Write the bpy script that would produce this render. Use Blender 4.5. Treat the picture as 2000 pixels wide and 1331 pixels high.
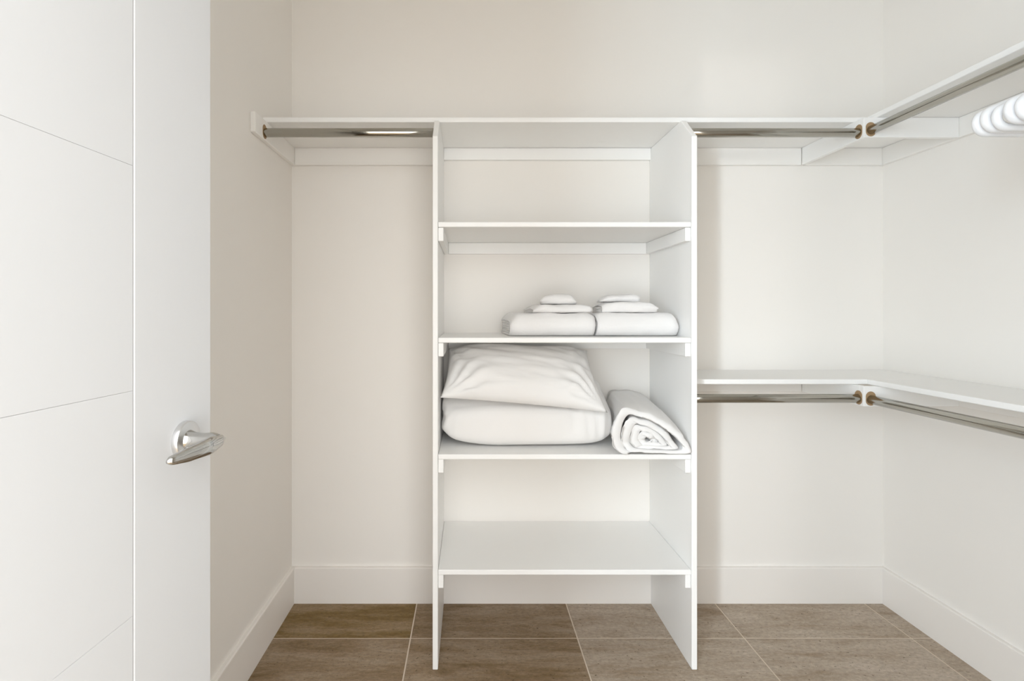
import bpy, bmesh, math, random
from mathutils import Vector, Matrix, noise

random.seed(7)
S = bpy.context.scene
COL = S.collection
for o in list(bpy.data.objects):
    bpy.data.objects.remove(o)

# ------------------------------------------------------------------ camera, world, lights, exposure
cam_d = bpy.data.cameras.new('camera')
cam = bpy.data.objects.new('camera', cam_d)
COL.objects.link(cam)
cam.location = (0, 0, 1.20)
cam.rotation_euler = (math.radians(90), 0, 0)
cam_d.sensor_width = 36
cam_d.lens = 18.0
cam_d.shift_x = 0.041
cam_d.shift_y = -0.0278
cam_d.clip_start = 0.01
S.camera = cam

W = bpy.data.worlds.new('daylit_room_beyond')
S.world = W
W.use_nodes = True
bg = W.node_tree.nodes['Background']
bg.inputs[0].default_value = (0.97, 0.99, 1.0, 1)
bg.inputs[1].default_value = 3.0


def area(name, loc, target, sx, sy, watts, col, portal=False):
    d = bpy.data.lights.new(name, 'AREA')
    d.shape = 'RECTANGLE'
    d.size, d.size_y = sx, sy
    d.energy = watts
    d.color = col
    if portal:
        d.cycles.is_portal = True
    o = bpy.data.objects.new(name, d)
    COL.objects.link(o)
    o.location = loc
    o.rotation_euler = (Vector(target) - Vector(loc)).to_track_quat('-Z', 'Y').to_euler()
    return o


# soft cool daylight from a window of the room beyond, to the left of the doorway
area('window_daylight', (-0.90, -0.75, 1.35), (0.9, 2.1, 1.2), 0.22, 1.3, 21.0, (0.70, 0.865, 1.0))
# a far bright opening at the other end of that room: its light reaches the closet as a narrow upright beam
area('far_window_light', (-8.62, -11.88, 1.15), (1.04, 2.12, 1.2), 0.30, 0.6, 130.0, (1.0, 0.95, 0.91))
# daylight of the room beyond comes in through the doorway
area('doorway_portal', (0.019, -0.03, 1.05), (0.019, 2, 1.05), 1.06, 2.10, 1.0, (1, 1, 1), portal=True)

S.view_settings.view_transform = 'Standard'
S.view_settings.look = 'None'
S.view_settings.gamma = 1.0
S.view_settings.use_curve_mapping = False
S.view_settings.exposure = 0.82
S.cycles.max_bounces = 16
S.cycles.diffuse_bounces = 10
S.cycles.glossy_bounces = 6
S.cycles.use_denoising = True
S.cycles.sample_clamp_indirect = 8


# ------------------------------------------------------------------ materials
def mat(name, col, rough=0.6, metal=0.0, bump=None, var=None, spec=0.5, sheen=0.0):
    m = bpy.data.materials.new(name)
    m.use_nodes = True
    nt = m.node_tree
    b = nt.nodes['Principled BSDF']
    b.inputs['Base Color'].default_value = (*col, 1)
    b.inputs['Roughness'].default_value = rough
    b.inputs['Metallic'].default_value = metal
    b.inputs['Specular IOR Level'].default_value = spec
    if sheen:
        b.inputs['Sheen Weight'].default_value = sheen
    tc = nt.nodes.new('ShaderNodeTexCoord')
    if var:
        n = nt.nodes.new('ShaderNodeTexNoise')
        n.inputs['Scale'].default_value = var[0]
        n.inputs['Detail'].default_value = 4
        nt.links.new(tc.outputs['Object'], n.inputs['Vector'])
        mx = nt.nodes.new('ShaderNodeMix')
        mx.data_type = 'RGBA'
        mx.inputs[6].default_value = (*[c * (1 - var[1]) for c in col], 1)
        mx.inputs[7].default_value = (*[min(1, c * (1 + var[1])) for c in col], 1)
        nt.links.new(n.outputs['Fac'], mx.inputs[0])
        nt.links.new(mx.outputs[2], b.inputs['Base Color'])
    if bump:
        n2 = nt.nodes.new('ShaderNodeTexNoise')
        n2.inputs['Scale'].default_value = bump[0]
        n2.inputs['Detail'].default_value = 3
        nt.links.new(tc.outputs['Object'], n2.inputs['Vector'])
        bp = nt.nodes.new('ShaderNodeBump')
        bp.inputs['Strength'].default_value = bump[1]
        bp.inputs['Distance'].default_value = bump[2]
        nt.links.new(n2.outputs['Fac'], bp.inputs['Height'])
        nt.links.new(bp.outputs['Normal'], b.inputs['Normal'])
    return m


M_WALL = mat('wall_paint', (0.83, 0.805, 0.77), 0.75, bump=(220, 0.08, 0.001), var=(3, 0.008), spec=0.3)
M_CEIL = mat('ceiling_paint', (0.85, 0.84, 0.82), 0.8, spec=0.2, var=(3, 0.008))
M_TRIM = mat('trim_paint', (0.825, 0.795, 0.76), 0.45, var=(4, 0.006))
M_CLEAT = mat('cleat_paint', (0.85, 0.835, 0.81), 0.45, var=(4, 0.006))
M_SHELF = mat('white_shelf_laminate', (0.86, 0.857, 0.845), 0.42, var=(5, 0.006))
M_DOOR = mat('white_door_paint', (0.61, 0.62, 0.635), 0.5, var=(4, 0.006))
M_CHROME = mat('chrome', (0.56, 0.55, 0.53), 0.05, metal=1.0, var=(20, 0.01))
M_ROD = mat('dull_nickel', (0.40, 0.385, 0.345), 0.10, metal=1.0, var=(20, 0.02))
M_SATIN = mat('satin_chrome', (0.74, 0.74, 0.74), 0.28, metal=1.0, var=(20, 0.01))
M_RAW = mat('raw_fibreboard', (0.36, 0.24, 0.13), 0.8, var=(90, 0.25))
M_PLASTIC = mat('white_plastic', (0.80, 0.805, 0.82), 0.3, var=(9, 0.005))
M_COTTON = mat('white_cotton', (0.80, 0.79, 0.78), 0.85, bump=(900, 0.12, 0.0006), var=(6, 0.008), spec=0.2, sheen=0.1)
M_TERRY = mat('white_terry', (0.80, 0.79, 0.785), 0.95, bump=(520, 0.5, 0.0015), var=(12, 0.01), spec=0.1, sheen=0.2)
M_GROUT = mat('pale_grout', (0.66, 0.57, 0.47), 0.9, var=(60, 0.06))


def tile_material(name, dark, mid, light):
    m = bpy.data.materials.new(name)
    m.use_nodes = True
    nt = m.node_tree
    N, L = nt.nodes, nt.links
    b = N['Principled BSDF']
    b.inputs['Roughness'].default_value = 0.5
    b.inputs['Specular IOR Level'].default_value = 0.25
    geo = N.new('ShaderNodeNewGeometry')
    oi = N.new('ShaderNodeObjectInfo')
    off = N.new('ShaderNodeVectorMath'); off.operation = 'SCALE'
    comb = N.new('ShaderNodeCombineXYZ')
    L.new(oi.outputs['Random'], comb.inputs[0]); L.new(oi.outputs['Random'], comb.inputs[1])
    L.new(comb.outputs[0], off.inputs[0]); off.inputs['Scale'].default_value = 37
    add = N.new('ShaderNodeVectorMath'); add.operation = 'ADD'
    L.new(geo.outputs['Position'], add.inputs[0]); L.new(off.outputs[0], add.inputs[1])

    def nz(scale_vec, sc, det, rough=0.6, dist=0.0):
        mp = N.new('ShaderNodeMapping')
        mp.inputs['Scale'].default_value = scale_vec
        L.new(add.outputs[0], mp.inputs['Vector'])
        n = N.new('ShaderNodeTexNoise')
        n.inputs['Scale'].default_value = sc
        n.inputs['Detail'].default_value = det
        n.inputs['Roughness'].default_value = rough
        n.inputs['Distortion'].default_value = dist
        L.new(mp.outputs[0], n.inputs['Vector'])
        return n

    streak = nz((0.75, 3.6, 1), 2.5, 12, 0.76, 0.25)
    ramp = N.new('ShaderNodeValToRGB')
    e = ramp.color_ramp.elements
    e[0].position = 0.36; e[0].color = (*dark, 1)
    e[1].position = 0.62; e[1].color = (*light, 1)
    k = e.new(0.48); k.color = (*mid, 1)
    L.new(streak.outputs['Fac'], ramp.inputs[0])
    grain = nz((1, 1.7, 1), 62, 6, 0.75)
    mr = N.new('ShaderNodeMapRange')
    mr.inputs[1].default_value = 0.3; mr.inputs[2].default_value = 0.7
    mr.inputs[3].default_value = 0.70; mr.inputs[4].default_value = 1.22
    L.new(grain.outputs['Fac'], mr.inputs[0])
    mul = N.new('ShaderNodeVectorMath'); mul.operation = 'SCALE'
    L.new(ramp.outputs[0], mul.inputs[0]); L.new(mr.outputs[0], mul.inputs['Scale'])
    pits = nz((1, 1.5, 1), 75, 2)
    pr = N.new('ShaderNodeMapRange')
    pr.inputs[1].default_value = 0.66; pr.inputs[2].default_value = 0.70
    pr.inputs[3].default_value = 0.0; pr.inputs[4].default_value = 0.75
    L.new(pits.outputs['Fac'], pr.inputs[0])
    mx = N.new('ShaderNodeMix'); mx.data_type = 'RGBA'
    mx.inputs[7].default_value = (0.075, 0.045, 0.02, 1)
    L.new(pr.outputs[0], mx.inputs[0]); L.new(mul.outputs[0], mx.inputs[6])
    L.new(mx.outputs[2], b.inputs['Base Color'])
    bp = N.new('ShaderNodeBump')
    bp.inputs['Strength'].default_value = 0.15; bp.inputs['Distance'].default_value = 0.001
    L.new(grain.outputs['Fac'], bp.inputs['Height'])
    L.new(bp.outputs['Normal'], b.inputs['Normal'])
    return m


M_TILES = [tile_material('golden_brown_stone_tile', (.120, .066, .008), (.195, .122, .040), (.30, .215, .125)),
           tile_material('brown_stone_tile', (.175, .110, .048), (.265, .188, .115), (.36, .28, .20)),
           tile_material('taupe_stone_tile', (.30, .225, .155), (.40, .325, .25), (.48, .405, .33))]


# ------------------------------------------------------------------ helpers
def link(name, me, m, parent=None, smooth=False):
    o = bpy.data.objects.new(name, me)
    COL.objects.link(o)
    if m:
        me.materials.append(m)
    if smooth:
        for p in me.polygons:
            p.use_smooth = True
    if parent:
        o.parent = parent
    return o


def from_bm(name, bm, m, parent=None, smooth=False):
    bmesh.ops.recalc_face_normals(bm, faces=bm.faces)
    me = bpy.data.meshes.new(name)
    bm.to_mesh(me)
    bm.free()
    return link(name, me, m, parent, smooth)


def tag(o, label, cat, group=None):
    o['label'] = label
    o['category'] = cat
    if group:
        o['group'] = group
    return o


def struct(o):
    o['kind'] = 'structure'
    return o


def empty(name, loc=(0, 0, 0), rz=0.0):
    o = bpy.data.objects.new(name, None)
    COL.objects.link(o)
    o.location = loc
    o.rotation_euler = (0, 0, rz)
    o.empty_display_size = 0.05
    return o


def box_bm(x0, x1, y0, y1, z0, z1, bevel=0.0, seg=2, bm=None):
    own = bmesh.new()
    bmesh.ops.create_cube(own, size=1.0)
    for v in own.verts:
        v.co = Vector(((x0 + x1) / 2 + v.co.x * (x1 - x0),
                       (y0 + y1) / 2 + v.co.y * (y1 - y0),
                       (z0 + z1) / 2 + v.co.z * (z1 - z0)))
    if bevel:
        bmesh.ops.bevel(own, geom=own.edges[:], offset=bevel, segments=seg, profile=0.5, affect='EDGES')
    return own


def box(name, x0, x1, y0, y1, z0, z1, m, parent=None, bevel=0.0015, seg=2, org=None):
    """world coordinates; org = the parent's location"""
    if org:
        x0, x1, y0, y1, z0, z1 = x0 - org[0], x1 - org[0], y0 - org[1], y1 - org[1], z0 - org[2], z1 - org[2]
    return from_bm(name, box_bm(x0, x1, y0, y1, z0, z1, bevel, seg), m, parent)


def prism_x(name, pts, x0, x1, m, parent=None, bevel=0.0015, org=(0, 0, 0)):
    """polygon in (y, z) pushed along x"""
    bm = bmesh.new()
    a = [bm.verts.new((x0 - org[0], p[0] - org[1], p[1] - org[2])) for p in pts]
    b = [bm.verts.new((x1 - org[0], p[0] - org[1], p[1] - org[2])) for p in pts]
    bm.faces.new(a)
    bm.faces.new(b[::-1])
    n = len(pts)
    for i in range(n):
        bm.faces.new((a[i], b[i], b[(i + 1) % n], a[(i + 1) % n]))
    bmesh.ops.recalc_face_normals(bm, faces=bm.faces)
    if bevel:
        bmesh.ops.bevel(bm, geom=bm.edges[:], offset=bevel, segments=2, profile=0.5, affect='EDGES')
    return from_bm(name, bm, m, parent)


def loft(rings, closed=True, cap=True):
    """rings: list of equal-length loops of points"""
    bm = bmesh.new()
    vs = [[bm.verts.new(p) for p in r] for r in rings]
    n = len(rings[0])
    for i in range(len(rings) - 1):
        for j in range(n if closed else n - 1):
            k = (j + 1) % n
            bm.faces.new((vs[i][j], vs[i][k], vs[i + 1][k], vs[i + 1][j]))
    if cap:
        bm.faces.new(vs[0][::-1])
        bm.faces.new(vs[-1])
    return bm


def tube_bm(path, r, n=10, flat=(1, 1), up=Vector((0, 1, 0))):
    """sweep an ellipse along a path; flat = radii factors along (side, up)"""
    rings = []
    for i, p in enumerate(path):
        a = path[max(0, i - 1)]
        b = path[min(len(path) - 1, i + 1)]
        t = (Vector(b) - Vector(a)).normalized()
        s = t.cross(up).normalized()
        rr = r[i] if isinstance(r, (list, tuple)) else r
        rings.append([Vector(p) + s * (math.cos(w) * rr * flat[0]) + up * (math.sin(w) * rr * flat[1])
                      for w in [2 * math.pi * q / n for q in range(n)]])
    return loft(rings)


def smooth_by_angle(o, deg=35):
    me = o.data
    for p in me.polygons:
        p.use_smooth = True
    me.set_sharp_from_angle(angle=math.radians(deg))


def fb(x, y, z, octv=3):
    return noise.fractal(Vector((x, y, z)), 1.0, 2.0, octv)


# ------------------------------------------------------------------ room shell (metres; camera stands in the doorway)
XL, XR = -0.738, 1.711
YF, YB = 0.045, 2.12
ZC = 2.70
T = 0.10
BB_H, BB_T = 0.1475, 0.015

floor = struct(box('floor', XL - T, XR + T, -3.2, YB + T, -0.05, -0.0012, M_GROUT, bevel=0))
# tiles 0.614 x 0.305, laid in line
tw, td, gr = 0.614, 0.305, 0.0048
y_top = YB - 0.002
tile_meshes = {}
rows = [(1.883, y_top)]
yy = 1.883
while yy > -0.9:
    rows.append((yy - td, yy))
    yy -= td
x0 = -0.219 - tw
cols = []
xx = x0
while xx < XR:
    a, b_ = max(xx, XL + 0.001), min(xx + tw, XR - 0.001)
    cols.append((a, b_))
    xx += tw
for ri_, (ya, yb) in enumerate(rows):
    for ci_, (xa, xb) in enumerate(cols):
        mi = (0 if ci_ == 0 and ri_ == 0 else 1 if ci_ <= 1 else 2)
        w, d = xb - xa - gr, yb - ya - gr
        key = (round(w, 4), round(d, 4), mi)
        if key not in tile_meshes:
            bm = box_bm(-w / 2, w / 2, -d / 2, d / 2, -0.008, 0.0, 0.0005, 1)
            bmesh.ops.recalc_face_normals(bm, faces=bm.faces)
            me = bpy.data.meshes.new('tile')
            bm.to_mesh(me)
            bm.free()
            me.materials.append(M_TILES[mi])
            tile_meshes[key] = me
        o = bpy.data.objects.new('tile', tile_meshes[key])
        COL.objects.link(o)
        o.parent = floor
        o.location = ((xa + xb) / 2, (ya + yb) / 2, 0)

struct(box('wall_back', XL - T, XR + T, YB, YB + T, 0, ZC, M_WALL, bevel=0))
struct(box('wall_left', XL - T, XL, YF, YB, 0, ZC, M_WALL, bevel=0))
struct(box('wall_right', XR, XR + T, YF, YB, 0, ZC, M_WALL, bevel=0))
struct(box('ceiling', XL - T, XR + T, -0.02, YB + T, ZC, ZC + T, M_CEIL, bevel=0))
# front wall around the doorway
DX0, DX1, DZ = -0.512, 0.55, 2.10
bm = bmesh.new()
for (a, b_, c, d) in ((XL - T, DX0, 0, ZC), (DX1, XR + T, 0, ZC), (DX0, DX1, DZ, ZC)):
    t_ = box_bm(a, b_, -0.02, YF, c, d)
    me_ = bpy.data.meshes.new('tmp')
    t_.to_mesh(me_)
    t_.free()
    bm.from_mesh(me_)
    bpy.data.meshes.remove(me_)
struct(from_bm('wall_front', bm, M_WALL))


# unseen wall piece added to cut off the far beam on its right
struct(box('blocker_wall_far', -2.30, -0.35, -3.1, -3.0, 0, ZC, M_WALL, bevel=0))
struct(box('blocker_wall_side', 1.30, 1.40, -2.2, -0.021, 0, ZC, M_WALL, bevel=0))  # unseen wall added to keep sideways daylight off the open door


def baseboard(name, axis, a, b, face, sgn):
    """profile with an eased top edge; face = wall plane, sgn = towards the room"""
    prof = [(0, 0), (BB_T, 0), (BB_T, BB_H - 0.004), (BB_T - 0.0012, BB_H - 0.0012), (BB_T - 0.004, BB_H), (0, BB_H)]
    bm = bmesh.new()
    ends = []
    for q in (a, b):
        ends.append([bm.verts.new((q, face + sgn * p[0], p[1]) if axis == 'x' else (face + sgn * p[0], q, p[1])) for p in prof])
    n = len(prof)
    bm.faces.new(ends[0]); bm.faces.new(ends[1][::-1])
    for i in range(n):
        bm.faces.new((ends[0][i], ends[1][i], ends[1][(i + 1) % n], ends[0][(i + 1) % n]))
    return struct(from_bm(name, bm, M_TRIM))


baseboard('baseboard_back', 'x', XL + BB_T, XR - BB_T, YB, -1)
baseboard('baseboard_left', 'y', YF, YB, XL, 1)
baseboard('baseboard_right', 'y', YF, YB, XR, -1)

# ------------------------------------------------------------------ the open door
TH = math.atan2(0.9964, 0.085)
door = struct(empty('door_1', (-0.470, 0.041, 0.0), TH))
DW, DT, D0, D1 = 0.762, 0.036, 0.008, 2.03
ST = 0.163
g = 0.0010
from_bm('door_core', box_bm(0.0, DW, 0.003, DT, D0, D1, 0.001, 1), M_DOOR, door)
for a, b_ in ((0, ST - g), (DW - ST + g, DW)):
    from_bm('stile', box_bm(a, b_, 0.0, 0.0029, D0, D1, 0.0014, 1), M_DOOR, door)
zs = [D0, 0.262, 0.542, 0.822, 1.102, 1.382, 1.662, D1]
for i in range(len(zs) - 1):
    a = zs[i] + (0.00012 if i else 0)
    b_ = zs[i + 1] - (0.00012 if i < len(zs) - 2 else 0)
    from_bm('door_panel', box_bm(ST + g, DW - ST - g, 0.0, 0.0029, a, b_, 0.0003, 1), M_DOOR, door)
# lever handle: a lens-shaped blade on a round neck and a flat rose
HX, HZ = 0.702, 1.0165


def disc(cx, cz, prof, n=40):
    """lathe about the local y axis; prof = (radius, y)"""
    rings = []
    for r, y in prof:
        rings.append([Vector((cx + r * math.cos(2 * math.pi * q / n), y, cz + r * math.sin(2 * math.pi * q / n))) for q in range(n)])
    return loft(rings)


us = [i / 20 for i in range(21)]


def lerp_tab(tab, u):
    for (a, va), (b, vb) in zip(tab, tab[1:]):
        if u <= b:
            k = (u - a) / (b - a)
            k = k * k * (3 - 2 * k)
            return va + (vb - va) * k
    return tab[-1][1]


rings = []
for u in us:
    lx = 0.712 + (0.597 - 0.712) * u
    hh = lerp_tab(((0, .0015), (.12, .0085), (.35, .0115), (.7, .0095), (.93, .0065), (1, .002)), u)
    tt = lerp_tab(((0, .001), (.15, .0055), (.4, .0075), (.8, .006), (.95, .005), (1, .0015)), u)
    yc = -0.055 + 0.005 * (u - 0.3) ** 2 * 4
    ring = []
    for q in range(20):
        w = 2 * math.pi * q / 20
        c, s_ = math.cos(w), math.sin(w)
        e = 0.8
        ring.append(Vector((lx, yc + tt * math.copysign(abs(c) ** e, c), HZ - 0.002 * u + hh * math.copysign(abs(s_) ** e, s_))))
    rings.append(ring)
lever = from_bm('door_handle', loft(rings), M_CHROME, door, True)
lever['label'] = 'polished chrome lever handle'
neck = from_bm('neck', disc(HX - 0.006, HZ, [(.0145, -.0085), (.0115, -.016), (.0105, -.030), (.0115, -.044), (.0095, -.052)]), M_CHROME, lever)
smooth_by_angle(neck, 50)
rose = from_bm('rose', disc(HX - 0.006, HZ, [(.0270, -.0002), (.0270, -.0075), (.0262, -.0085), (.0255, -.0088), (.0, -.0088)][:4]), M_SATIN, lever)
smooth_by_angle(rose, 40)
rose['label'] = 'round satin metal rose'

# ------------------------------------------------------------------ shelving tower
TF, TBK = 1.715, YB - 0.0005
LX0, LX1, RX0, RX1 = -0.1256, -0.1076, 0.7430, 0.7615
SH_U, SH_T = 1.875, 0.018          # underside and thickness of the top shelf
tower = tag(empty('shelf_tower', (0.318, 1.917, 0)), 'tall white open shelf tower with four shelves between two side panels, standing on the tiles', 'shelving')
TO = tuple(tower.location)
side = [(TF, 0.0005), (YB - BB_T - 0.0008, 0.0005), (YB - BB_T - 0.0008, BB_H + 0.001), (TBK, BB_H + 0.001), (TBK, SH_U - 0.0005),
        (1.803, SH_U - 0.0005), (TF, 1.790)]
prism_x('side_panel', side, LX0, LX1, M_SHELF, tower, 0.0022, TO)
prism_x('side_panel', side, RX0, RX1, M_SHELF, tower, 0.0022, TO)
shelf_top = [1.503, 1.114, 0.722, 0.334]
G = 0.0005
for i, zt in enumerate(shelf_top):
    box('shelf', LX1 + G, RX0 - G, TF + 0.003, TBK, zt - 0.0175, zt, M_SHELF, tower, 0.0028, 3, TO)
    zc1 = zt - 0.0175 - G
    zc0 = zc1 - 0.046
    for a, b_ in ((LX1 + G, LX1 + 0.0185), (RX0 - 0.0185, RX0 - G)):
        prism_x('cleat', [(TF + 0.008, zc0), (TBK, zc0), (TBK, zc1), (TF + 0.008, zc1)], a, b_, M_SHELF, tower, 0.0022, TO)
    box('back_cleat', LX1 + 0.019, RX0 - 0.019, YB - 0.0185, TBK, zc0, zc1, M_SHELF, tower, 0.0015, 2, TO)
box('back_cleat', LX1 + G, RX0 - G, YB - 0.0185, TBK, 1.826, SH_U - 0.001, M_SHELF, tower, 0.0015, 2, TO)

# ------------------------------------------------------------------ wall shelves, brackets, rods
SD = 0.301
CLH = 0.070


def socket(parent, cx, cy, cz, axis, sgn, org):
    """upright slot routed into a cleat: raw fibreboard rim round a recess"""
    hw, hh = 0.0135, 0.0115
    rz_, ry_ = 0.0, 0.0
    n = 12

    def loop(r, up, dn, depth):
        pts = []
        for q in range(n + 1):
            w = math.pi * q / n
            pts.append((r * math.cos(w), up + r * math.sin(w)))
        for q in range(n + 1):
            w = math.pi + math.pi * q / n
            pts.append((r * math.cos(w), dn + r * math.sin(w)))
        out = []
        for a, z in pts:
            if axis == 'x':
                out.append(Vector((cx + sgn * depth - org[0], cy + a - org[1], cz + z - org[2])))
            else:
                out.append(Vector((cx + a - org[0], cy + sgn * depth - org[1], cz + z - org[2])))
        return out
    bm = loft([loop(.0172, .011, -.004, -.004), loop(.0172, .011, -.004, .0008), loop(.0160, .011, -.004, .0010),
               loop(.0150, .011, -.004, .0005)])
    o = from_bm('rod_socket', bm, M_RAW, parent)
    o['label'] = 'raw brown slot holding the rod end'
    return o


RY, RXR = 1.795, 1.386          # rod centres: back run, right run
ABX, BBY = 1.362, 1.771         # corner bracket faces
CT = 0.018
Y_END = 0.12                    # the right run goes on towards the front wall


def back_run(zu, xa, end_cleat, label, name='wall_shelf'):
    zt = zu + SH_T
    e = tag(empty(name, ((xa + XR) / 2, YB - SD / 2, zu)), label, 'shelf')
    og = tuple(e.location)
    box('board', xa, XR - 0.0006, YB - SD, YB - 0.0005, zu, zt, M_SHELF, e, 0.0028, 3, og)
    z0, z1 = zu - CLH, zu - G
    segs = []
    if end_cleat:
        c = prism_x('end_cleat', [(TF + 0.003, z0 + 0.004), (TF + 0.007, z0), (YB - G, z0), (YB - G, z1), (TF + 0.003, z1)],
                    XL + G, XL + CT, M_CLEAT, e, 0.0018, og)
        s_ = socket(c, XL + CT, RY, zu - 0.046, 'x', 1, og)
        segs.append((XL + CT + G, LX0 - G))
    segs += [(RX1 + G, ABX - G), (ABX + CT + G, XR - CT - G)]
    for a, b_ in segs:
        box('back_cleat', a, b_, YB - CT, YB - G, z0, z1, M_CLEAT, e, 0.0015, 2, og)
    return e


def right_run(zu, label):
    e = tag(empty('wall_shelf', (XR - SD / 2, 0.95, zu)), label, 'shelf')
    og = tuple(e.location)
    box('board', XR - SD, XR - 0.0006, Y_END, YB - SD - 0.0004, zu, zu + SH_T, M_SHELF, e, 0.0028, 3, og)
    box('back_cleat', XR - CT, XR - G, Y_END, YB - G, zu - CLH, zu - G, M_CLEAT, e, 0.0015, 2, og)
    return e


def corner(zu, label):
    e = tag(empty('corner_bracket', (ABX, BBY, zu - CLH)), label, 'bracket')
    og = tuple(e.location)
    z0, z1 = zu - CLH, zu - G
    a = box('bracket_board', ABX, ABX + CT - G, BBY + CT + G, YB - CT - G, z0, z1, M_SHELF, e, 0.0012, 2, og)
    b_ = box('bracket_board', ABX, XR - CT - G, BBY, BBY + CT, z0, z1, M_SHELF, e, 0.002, 2, og)
    socket(a, ABX, RY, zu - 0.046, 'x', -1, og)
    socket(b_, RXR, BBY, zu - 0.046, 'y', -1, og)
    return e


UP, LO = SH_U, 0.943
back_run(UP, XL + 0.0006, True, 'long white shelf high on the back wall, running over the shelf tower')
right_run(UP, 'white shelf high on the right wall, above the hangers')
back_run(LO, RX1 + 0.0006, False, 'short white shelf low on the back wall, beside the shelf tower')
right_run(LO, 'white shelf low on the right wall, at waist height')
corner(UP, 'white corner bracket under the upper shelves, holding two chrome rod ends')
corner(LO, 'white corner bracket under the lower shelves, holding two chrome rod ends')


def rod(a, b, label, rr=0.0155):
    a, b = Vector(a), Vector(b)
    d = (b - a).normalized()
    up = Vector((0, 0, 1))
    s_ = d.cross(up)
    n = 40
    rings = []
    L_ = (b - a).length
    for t, k in ((0, .93), (0.0015, 1), (L_ - 0.0015, 1), (L_, .93)):
        rings.append([d * t + s_ * (rr * k * math.cos(2 * math.pi * q / n)) + up * (rr * k * math.sin(2 * math.pi * q / n)) for q in range(n)])
    o = from_bm('closet_rod', loft(rings), M_ROD)
    smooth_by_angle(o, 40)
    o.location = a
    return tag(o, label, 'rod', 'chrome hanging rods')


dz = 0.046
rod((XL + CT + 0.0016, RY, UP - dz), (LX0 - 0.0006, RY, UP - dz), 'chrome rod under the high shelf, between the left wall and the tower')
rod((RX1 + 0.0006, RY, UP - dz), (ABX - 0.0016, RY, UP - dz), 'chrome rod under the high shelf, from the tower to the corner bracket')
rod((RXR, Y_END + 0.02, UP - dz), (RXR, BBY - 0.0016, UP - dz), 'chrome rod along the right wall that the white hangers hang on')
rod((RX1 + 0.0006, RY, LO - dz), (ABX - 0.0016, RY, LO - dz), 'chrome rod under the low shelf, from the tower to the corner bracket')
rod((RXR, Y_END + 0.02, LO - dz), (RXR, BBY - 0.0016, LO - dz), 'empty chrome rod under the low shelf on the right wall')


# ------------------------------------------------------------------ hangers
def arc(cx, cz, r, a0, a1, n):
    return [(cx + r * math.cos(math.radians(a0 + (a1 - a0) * i / n)), 0, cz + r * math.sin(math.radians(a0 + (a1 - a0) * i / n))) for i in range(n + 1)]


def make_hanger():
    # local origin on the rod's axis; x runs across the rod
    half, ext = 0.184, 0.022
    zb = -0.212
    rc = 0.0225
    path = []
    path += arc(half, zb + rc, rc, -90, 62, 12)           # rounded right end
    path.append((0.03, 0, -0.098))
    path += [(0.0, 0, -0.088), (-0.03, 0, -0.098)]
    path += arc(-half, zb + rc, rc, 118, 270, 12)
    # the bar closes the triangle
    pts = [Vector(p) for p in path]
    pts.append(Vector((0, 0, zb - 0.001)))
    dense = []
    for i in range(len(pts)):
        a, b_ = pts[i], pts[(i + 1) % len(pts)]
        k = max(1, int((b_ - a).length / 0.012))
        for q in range(k):
            dense.append(a.lerp(b_, q / k))
    n = len(dense)
    rings = []
    for i, p in enumerate(dense):
        t = (dense[(i + 1) % n] - dense[i - 1]).normalized()
        s_ = t.cross(Vector((0, 1, 0)))
        rings.append([p + s_ * (0.0092 * math.cos(w)) + Vector((0, 1, 0)) * (0.0095 * math.sin(w)) for w in [2 * math.pi * q / 10 for q in range(10)]])
    rings.append(rings[0])
    bm = loft(rings, cap=False)
    bmesh.ops.remove_doubles(bm, verts=bm.verts, dist=1e-5)
    o = from_bm('clothes_hanger', bm, M_PLASTIC, None, True)
    hp = [(0.0, 0, -0.090), (0.0, 0, -0.060), (0.002, 0, -0.045), (0.010, 0, -0.030)]
    hp += arc(0, 0, 0.0205, -40, 205, 22)
    hk = from_bm('hook', tube_bm([Vector(p) for p in hp], 0.004, 10), M_PLASTIC, o, True)
    return o


h0 = make_hanger()
hy = [1.192, 1.171, 1.150, 1.117, 1.096, 1.072]
hl = ['white plastic hanger hanging nearest the corner bracket, at the far end of the bundle',
      'second white plastic hanger of the bundle, counting from the corner bracket',
      'third white plastic hanger of the bundle, counting from the corner bracket',
      'white plastic hanger just after the gap in the bundle, fourth from the corner bracket',
      'fifth white plastic hanger of the bundle, counting from the corner bracket',
      'white plastic hanger at the near end of the bundle, farthest from the corner bracket']
for i, (y, lab) in enumerate(zip(hy, hl)):
    if i == 0:
        o = h0
    else:
        o = h0.copy()
        COL.objects.link(o)
        for ch in h0.children:
            c = ch.copy()
            COL.objects.link(c)
            c.parent = o
    o.location = (RXR, y, UP - dz)
    o.rotation_euler = (0, math.radians([0, 0.6, -0.6, 0.8, 0.2, -0.5][i]), math.radians([0, 0.2, 0.4, -0.4, -0.2, 0][i]))
    tag(o, lab, 'hanger', 'white hangers on the right rod')


# ------------------------------------------------------------------ linen
def displaced(bm, amp, sc, stretch=(1, 1, 1), seed=0.0, octv=3):
    bm.normal_update()
    for v in bm.verts:
        p = v.co
        v.co = p + v.normal * (amp * fb(p.x * sc * stretch[0] + seed, p.y * sc * stretch[1] + seed * 1.7, p.z * sc * stretch[2] - seed, octv))


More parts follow.
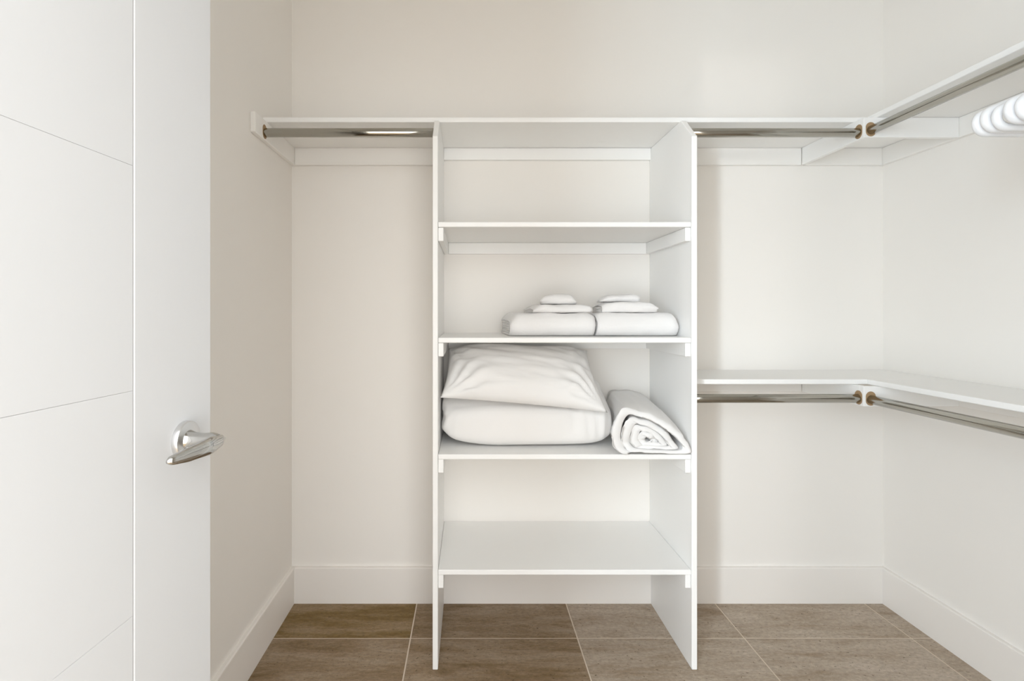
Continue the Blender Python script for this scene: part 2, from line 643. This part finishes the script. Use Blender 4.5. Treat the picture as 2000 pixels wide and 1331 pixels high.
def ribbon_u(yf, yb, z0, h, th, n=10):
    """U-shaped fold in the (y, z) plane: its round nose faces the front at yf"""
    r = h / 2
    zc = z0 + r
    outer, inner = [], []
    ri = max(r - th, 0.0004)
    path_o = [(yb, z0)] + [(yf + r - r * math.sin(math.pi * i / n), zc - r * math.cos(math.pi * i / n)) for i in range(n + 1)] + [(yb, z0 + h)]
    path_i = [(yb, zc - ri)] + [(yf + r - ri * math.sin(math.pi * i / n), zc - ri * math.cos(math.pi * i / n)) for i in range(n + 1)] + [(yb, zc + ri)]
    # subdivide the flats
    def sub(p):
        a = [(p[0][0] + (p[1][0] - p[0][0]) * k / 8, p[0][1]) for k in range(8)]
        b = [(p[-2][0] + (p[-1][0] - p[-2][0]) * k / 8, p[-1][1]) for k in range(1, 9)]
        return a + p[1:-1] + b
    return sub(path_o), sub(path_i)


def folded(name, x0, x1, yf, yb, z0, h, layers, label, group, m=M_TERRY, sag=0.004, seed=0.0, amp=0.0022, rz=0.0, skew=0.0,
           round_l=0.012, round_r=0.012, tilt=0.0, cat='towel', dome=0.0):
    """a towel folded over itself: nested U folds, the round fold towards the front"""
    bm = bmesh.new()
    cx, cy = (x0 + x1) / 2, (yf + yb) / 2
    hw = (x1 - x0) / 2
    th = h / 2 / layers
    nx = max(14, int((x1 - x0) / 0.010))
    zone = 0.22 if x1 - x0 < 0.25 else 0.11
    for k in range(layers):
        o_, i_ = ribbon_u(yf + k * th * 1.0, yb - 0.004 * k - (0.006 if k % 2 else 0), z0 + k * th, h - 2 * k * th, th * 0.97)
        loopc = o_ + i_[::-1]
        rows_ = []
        for q in range(nx + 1):
            s_ = q / nx
            x = x0 + (x1 - x0) * s_
            # ends: each layer stops at a slightly different place; rounded shoulder
            dl = round_l * (1 - min(1, s_ / zone)) ** 2
            dr = round_r * (1 - min(1, (1 - s_) / zone)) ** 2
            shrink = (dl + dr)
            xo = x + (0.003 * fb(k * 3.1 + seed, s_ * 2, 0) if q in (0, nx) else 0)
            row = []
            for (y, z) in loopc:
                f = (z - z0) / h
                zz = z - shrink * (f - 0.12) * 1.0 if f > 0.12 else z
                zz -= sag * f * math.cos((s_ - .5) * math.pi) * 0.4
                zz += dome * f * math.cos((s_ - .5) * math.pi) * max(0, 1 - abs(y - cy) / (yb - yf) * 1.3)
                yy_ = y + shrink * 0.5 * (1 - (y - yf) / (yb - yf))
                xx_ = xo + skew * (y - yf) + 0.004 * f * fb(y * 9 + seed, z * 30, q * .1)
                nz_ = amp * fb(x * 14 + seed, y * 14, z * 18 + k, 3)
                if f > 0.03:
                    zz += nz_
                    yy_ += amp * 1.2 * fb(x * 11 + seed + 9, y * 9, z * 24 + k, 3)
                zz += tilt * (x - cx) * f
                row.append((xx_ - cx, yy_ - cy, max(zz, z0 + 0.0003) - z0))
            rows_.append(row)
        vs = [[bm.verts.new(p) for p in r] for r in rows_]
        n = len(loopc)
        for a in range(nx):
            for b_ in range(n):
                c = (b_ + 1) % n
                bm.faces.new((vs[a][b_], vs[a][c], vs[a + 1][c], vs[a + 1][b_]))
        # end caps as strips between outer and inner paths
        no = len(o_)
        for r in (vs[0], vs[-1]):
            for b_ in range(no - 1):
                bm.faces.new((r[b_], r[b_ + 1], r[n - 2 - b_], r[n - 1 - b_]))
    o = from_bm(name, bm, m, None, True)
    o.location = (cx, cy, z0)
    o.rotation_euler = (0, 0, rz)
    return tag(o, label, cat, group)


SZ2 = 1.114 + 0.0006
GT = 'folded white towels on the middle shelf'
folded('bath_towel', 0.142, 0.440, 1.790, 2.075, SZ2, 0.083, 4, 'large folded white bath towel lying nearer the middle of its shelf', GT, seed=1.3, round_l=0.030, skew=-0.04, amp=0.004)
folded('bath_towel', 0.446, 0.736, 1.785, 2.075, SZ2, 0.084, 4, 'large folded white bath towel lying against the side panel', GT, seed=5.1, round_r=0.036, round_l=0.008, amp=0.004)
zt = SZ2 + 0.083
folded('hand_towel', 0.215, 0.428, 1.815, 2.01, zt, 0.029, 2, 'folded white hand towel on the bath towel nearer the middle of the shelf', GT, seed=8.4, rz=math.radians(5), amp=0.006, round_l=0.018, round_r=0.009, dome=0.004)
folded('hand_towel', 0.475, 0.672, 1.805, 2.01, zt + 0.001, 0.036, 2, 'folded white hand towel on the bath towel by the side panel', GT, seed=11.9, amp=0.006, round_r=0.022, rz=math.radians(-4), dome=0.005)


def soft_lump(name, cx, cy, z0, hx, hy_, h, label, cat, group, seed, m=M_TERRY, e1=0.55, e2=0.7, amp=0.004, sc=16, tilt=(0, 0), nu=36, nv=22, rz=0.0, warp=None):
    rings = []
    for i in range(nv + 1):
        ph = -math.pi / 2 + math.pi * i / nv
        cz_, rz_ = math.sin(ph), math.cos(ph)
        cz_ = math.copysign(abs(cz_) ** e1, cz_)
        rz_ = max(abs(rz_) ** e1, 0.001)
        ring = []
        for q in range(nu):
            w = 2 * math.pi * q / nu
            c, s_ = math.cos(w), math.sin(w)
            x = hx * rz_ * math.copysign(abs(c) ** e2, c)
            y = hy_ * rz_ * math.copysign(abs(s_) ** e2, s_)
            z = h / 2 + h / 2 * cz_
            z *= 1 + tilt[0] * x / hx + tilt[1] * y / hy_
            ring.append(Vector((x, y, z)))
        rings.append(ring)
    bm = loft(rings)
    bmesh.ops.recalc_face_normals(bm, faces=bm.faces)
    displaced(bm, amp, sc, seed=seed)
    if warp:
        for v in bm.verts:
            v.co = warp(v.co)
    for v in bm.verts:
        v.co.z = max(v.co.z, 0.0004)
    o = from_bm(name, bm, m, None, True)
    o.location = (cx, cy, z0)
    o.rotation_euler = (0, 0, rz)
    return tag(o, label, cat, group)


folded('washcloth', 0.262, 0.392, 1.850, 1.975, zt + 0.0315, 0.032, 2, 'small white washcloth topping the towel stack nearer the middle of the shelf', GT,
       seed=3.3, amp=0.007, round_l=0.02, round_r=0.022, rz=math.radians(-6), cat='washcloth', dome=0.006)
folded('washcloth', 0.480, 0.622, 1.845, 1.975, zt + 0.0395, 0.026, 2, 'small white washcloth topping the towel stack by the side panel', GT,
       seed=14.2, amp=0.007, round_l=0.020, round_r=0.012, rz=math.radians(-9), tilt=0.05, cat='washcloth')

# folded duvet
SZ3 = 0.722 + 0.0006


def duvet():
    nu, nv = 120, 56
    x0_, x1_ = LX1 + 0.004, 0.514
    yf, yb = 1.775, 2.085
    cx, cy = (x0_ + x1_) / 2, (yf + yb) / 2
    hx, hy_ = (x1_ - x0_) / 2, (yb - yf) / 2
    rings = []
    for i in range(nv + 1):
        ph = -math.pi / 2 + math.pi * i / nv
        c1, r1 = math.sin(ph), math.cos(ph)
        cz_ = math.copysign(abs(c1) ** 0.62, c1)
        rr = max(abs(r1) ** 0.50, 0.001)
        ring = []
        for q in range(nu):
            w = 2 * math.pi * q / nu
            c, s_ = math.cos(w), math.sin(w)
            x = hx * rr * math.copysign(abs(c) ** 0.32, c)
            y = hy_ * rr * math.copysign(abs(s_) ** 0.45, s_)
            f = (cz_ + 1) / 2
            yy = (y + hy_) / (2 * hy_)
            top = 0.160 + 0.142 * max(0, min(1, (yy - 0.12) / 0.75)) ** 1.1
            sx_ = (x / hx)
            # the right end sinks a little and leans in towards the top
            top -= 0.012 * max(0, sx_ - 0.75) / 0.25
            z = top * f
            if x > 0:
                x -= 0.040 * max(0, z - 0.12) / 0.18 * (x / hx) ** 3
            ring.append(Vector((x, y, z)))
        rings.append(ring)
    bm = loft(rings)
    bmesh.ops.recalc_face_normals(bm, faces=bm.faces)
    bm.normal_update()
    for v in bm.verts:
        p = v.co
        k = max(0, min(1, (p.x / hx + 0.1) / 0.6))       # upright puckers towards the right end
        wr = 0.0130 * k * fb(p.x * 34, p.y * 6, p.z * 5 + 3.0, 2)
        wl = 0.009 * max(0, -p.x / hx - 0.72) / 0.28 * fb(p.x * 20, p.y * 20, p.z * 24, 2)
        v.co = p + v.normal * ((wr + wl) * max(0, min(1, (p.z - 0.02) / 0.05)) + 0.005 * fb(p.x * 5, p.y * 6, p.z * 7 + 8, 2))
    for v in bm.verts:
        v.co.z = max(v.co.z, 0.0004)
        v.co.x = max(v.co.x, -hx + 0.0)
        v.co.y = min(v.co.y, hy_)
    o = from_bm('duvet', bm, M_COTTON, None, True)
    o.location = (cx, cy, SZ3)
    return tag(o, 'thick folded white duvet with puckered end, lying under the pillow in the shelf tower', 'duvet')


duvet()


def pillow():
    A = Vector((LX1 + 0.006, 1.757, 0.906))
    B = Vector((0.470, 1.748, 0.856))
    Cc = Vector((0.462, 2.030, 1.048))
    Dd = Vector((-0.086, 2.020, 1.056))
    nrm = ((B - A).cross(Dd - A)).normalized()
    org = (A + B + Cc + Dd) / 4
    n1, n2 = 72, 44
    bm = bmesh.new()
    T0 = 0.080

    def at(u, v):
        return A * ((1 - u) * (1 - v)) + B * (u * (1 - v)) + Cc * (u * v) + Dd * ((1 - u) * v)

    def prof(u, v):
        s, t = 2 * u - 1, 2 * v - 1
        a = max(0, 1 - abs(s) ** 3.2)
        b = max(0, 1 - abs(t) ** 2.6)
        return (a ** 0.62) * (b ** 0.58)
    top, bot = {}, {}
    for i in range(n1 + 1):
        for j in range(n2 + 1):
            u, v = i / n1, j / n2
            s, t = 2 * u - 1, 2 * v - 1
            # sides pulled in between the corners
            p = at(u, v)
            ex = 0.012 * (1 - t * t) * abs(s) ** 3
            ey = 0.018 * (1 - s * s) * abs(t) ** 3
            p = p + (B - A).normalized() * (-math.copysign(ex, s)) + (Dd - A).normalized() * (-math.copysign(ey, t) * (0.6 if t < 0 else 1))
            h = T0 * prof(u, v)
            edge = 1 - prof(u, v)
            # creases: fan from the corners, soft folds near the front right
            wr = 0.0048 * fb(u * 4 + v * 9, v * 3 - u * 3, 1.7, 3)
            cr = 0
            for (cu, cv, kk, am) in ((1, 0, 17, .0060), (0, 0, 15, .0065), (1, 1, 13, .0035), (0, 1, 13, .0050)):
                du, dv = (u - cu) * 1.7, v - cv
                r = math.hypot(du, dv)
                an = math.atan2(dv, du)
                cr += am * math.exp(-((r - 0.34) / 0.20) ** 2) * math.sin(an * kk + 1.5 * fb(r * 3, an, cu * 5 + cv * 3, 2))
            # one strong fold towards the front right corner
            d = (v - 0.12) - 0.75 * (u - 0.76)
            cr += 0.010 * math.exp(-(d / 0.035) ** 2) * math.exp(-((u - 0.80) / 0.07) ** 2)
            hh = max(h + (wr + cr) * min(1, h / 0.02), 0.0)
            q = p + nrm * hh
            if q.z > 1.0925:
                q.z = 1.0925 - 0.02 * (1 - math.exp(-(q.z - 1.0925) / 0.05)) * 0.1
            top[i, j] = bm.verts.new(q - org)
            if i in (0, n1) or j in (0, n2):
                bot[i, j] = top[i, j]
            else:
                bot[i, j] = bm.verts.new(p - nrm * (h * 0.30 + 0.001) - org)
    for i in range(n1):
        for j in range(n2):
            bm.faces.new((top[i, j], top[i + 1, j], top[i + 1, j + 1], top[i, j + 1]))
            bm.faces.new((bot[i, j + 1], bot[i + 1, j + 1], bot[i + 1, j], bot[i, j]))
    o = from_bm('pillow', bm, M_COTTON, None, True)
    o.location = org
    return tag(o, 'plump white pillow in a creased cotton case, lying on the folded duvet', 'pillow')


pillow()


def catmull(pts, n):
    out = []
    m_ = len(pts)
    for i in range(m_):
        p0, p1, p2, p3 = pts[i - 1], pts[i], pts[(i + 1) % m_], pts[(i + 2) % m_]
        for q in range(n):
            t = q / n
            out.append(tuple(0.5 * ((2 * b) + (-a + c) * t + (2 * a - 5 * b + 4 * c - d) * t * t + (-a + 3 * b - 3 * c + d) * t ** 3)
                             for a, b, c, d in zip(p0, p1, p2, p3)))
    return out


def sheet_roll():
    """a bed sheet folded into a loose roll: one spiral of cloth whose open end faces the front"""
    fr = [(.461, .795), (.472, .848), (.500, .880), (.545, .868), (.600, .848), (.655, .817), (.700, .780), (.736, .738),
          (.733, .7250), (.640, .7235), (.540, .7240), (.492, .7300), (.470, .755)]
    bk = [(.550, .790), (.553, .840), (.566, .876), (.605, .884), (.650, .883), (.690, .870), (.715, .850), (.737, .800),
          (.737, .7250), (.690, .7235), (.620, .7240), (.575, .7250), (.552, .750)]
    F, K = catmull(fr, 10), catmull(bk, 10)
    n = len(F)
    cf = Vector((.598, .766)); ck = Vector((.645, .795))
    turns = 3.9
    steps = int(n * turns)
    th = 0.19                       # cloth thickness as a share of the radius
    ys = [1.702, 1.706, 1.716, 1.75, 1.80, 1.86, 1.92, 1.98, 2.04, 2.08]
    org = Vector((0.60, 1.89, SZ3))

    def pt(k, rad, yi):
        idx = k % n
        y = ys[yi]
        f = (y - ys[0]) / (ys[-1] - ys[0])
        a = Vector(F[idx]); b = Vector(K[idx])
        e = f ** 0.45
        p = a.lerp(b, e)
        c = cf.lerp(ck, e)
        d = p - c
        return c + d * rad
    bm = bmesh.new()
    cols_ = []
    st = int(n * 0.80)
    for k in range(steps + 1):
        t = k / n
        rad = 1.0 - 0.215 * (max(0, min(1, (t - 0.72) / 0.28)) + max(0, t - 1.0))
        rad *= 1 + 0.10 * max(0, min(1, t - 0.9)) * fb(t * 7.0, 2.2, 0.3, 2)
        kk = st + k
        o_col, i_col = [], []
        for yi in range(len(ys)):
            wob = 0.010 * fb(t * 5.0, 4.0, 0, 2) + (0.008 if t > 1 else 0) * t * 0.5
            y = ys[yi] + wob * (1 - yi / 9) + (0.004 if yi == 0 else 0)
            ro = rad
            ri = rad - th * (1.0 if rad > 0.3 else 0.6)
            if yi == 0:
                ro, ri = rad - th * 0.3, rad - th * 0.7
            po, pi_ = pt(kk, ro, yi), pt(kk, ri, yi)
            w_ = 0.0045 * fb(po.x * 34, y * 14, po.y * 34 + t, 2)
            dirv = (po - cf).normalized() if (po - cf).length > 1e-4 else Vector((0, 1))
            po = po + dirv * w_
            zmin = SZ3 + 0.0003
            o_col.append(Vector((min(po.x, 0.7395), y, max(po.y, zmin))) - org)
            i_col.append(Vector((min(pi_.x, 0.7390), y, max(pi_.y, zmin))) - org)
        cols_.append(o_col + i_col[::-1])
    vs = [[bm.verts.new(p) for p in c] for c in cols_]
    m_ = len(vs[0])
    for a in range(len(vs) - 1):
        for b_ in range(m_):
            c = (b_ + 1) % m_
            bm.faces.new((vs[a][b_], vs[a][c], vs[a + 1][c], vs[a + 1][b_]))
    bm.faces.new(vs[0]); bm.faces.new(vs[-1][::-1])
    o = from_bm('bed_sheet', bm, M_COTTON, None, True)
    o.location = org
    return tag(o, 'loosely rolled white bed sheet with open layered end, beside the duvet', 'bedding')


sheet_roll()
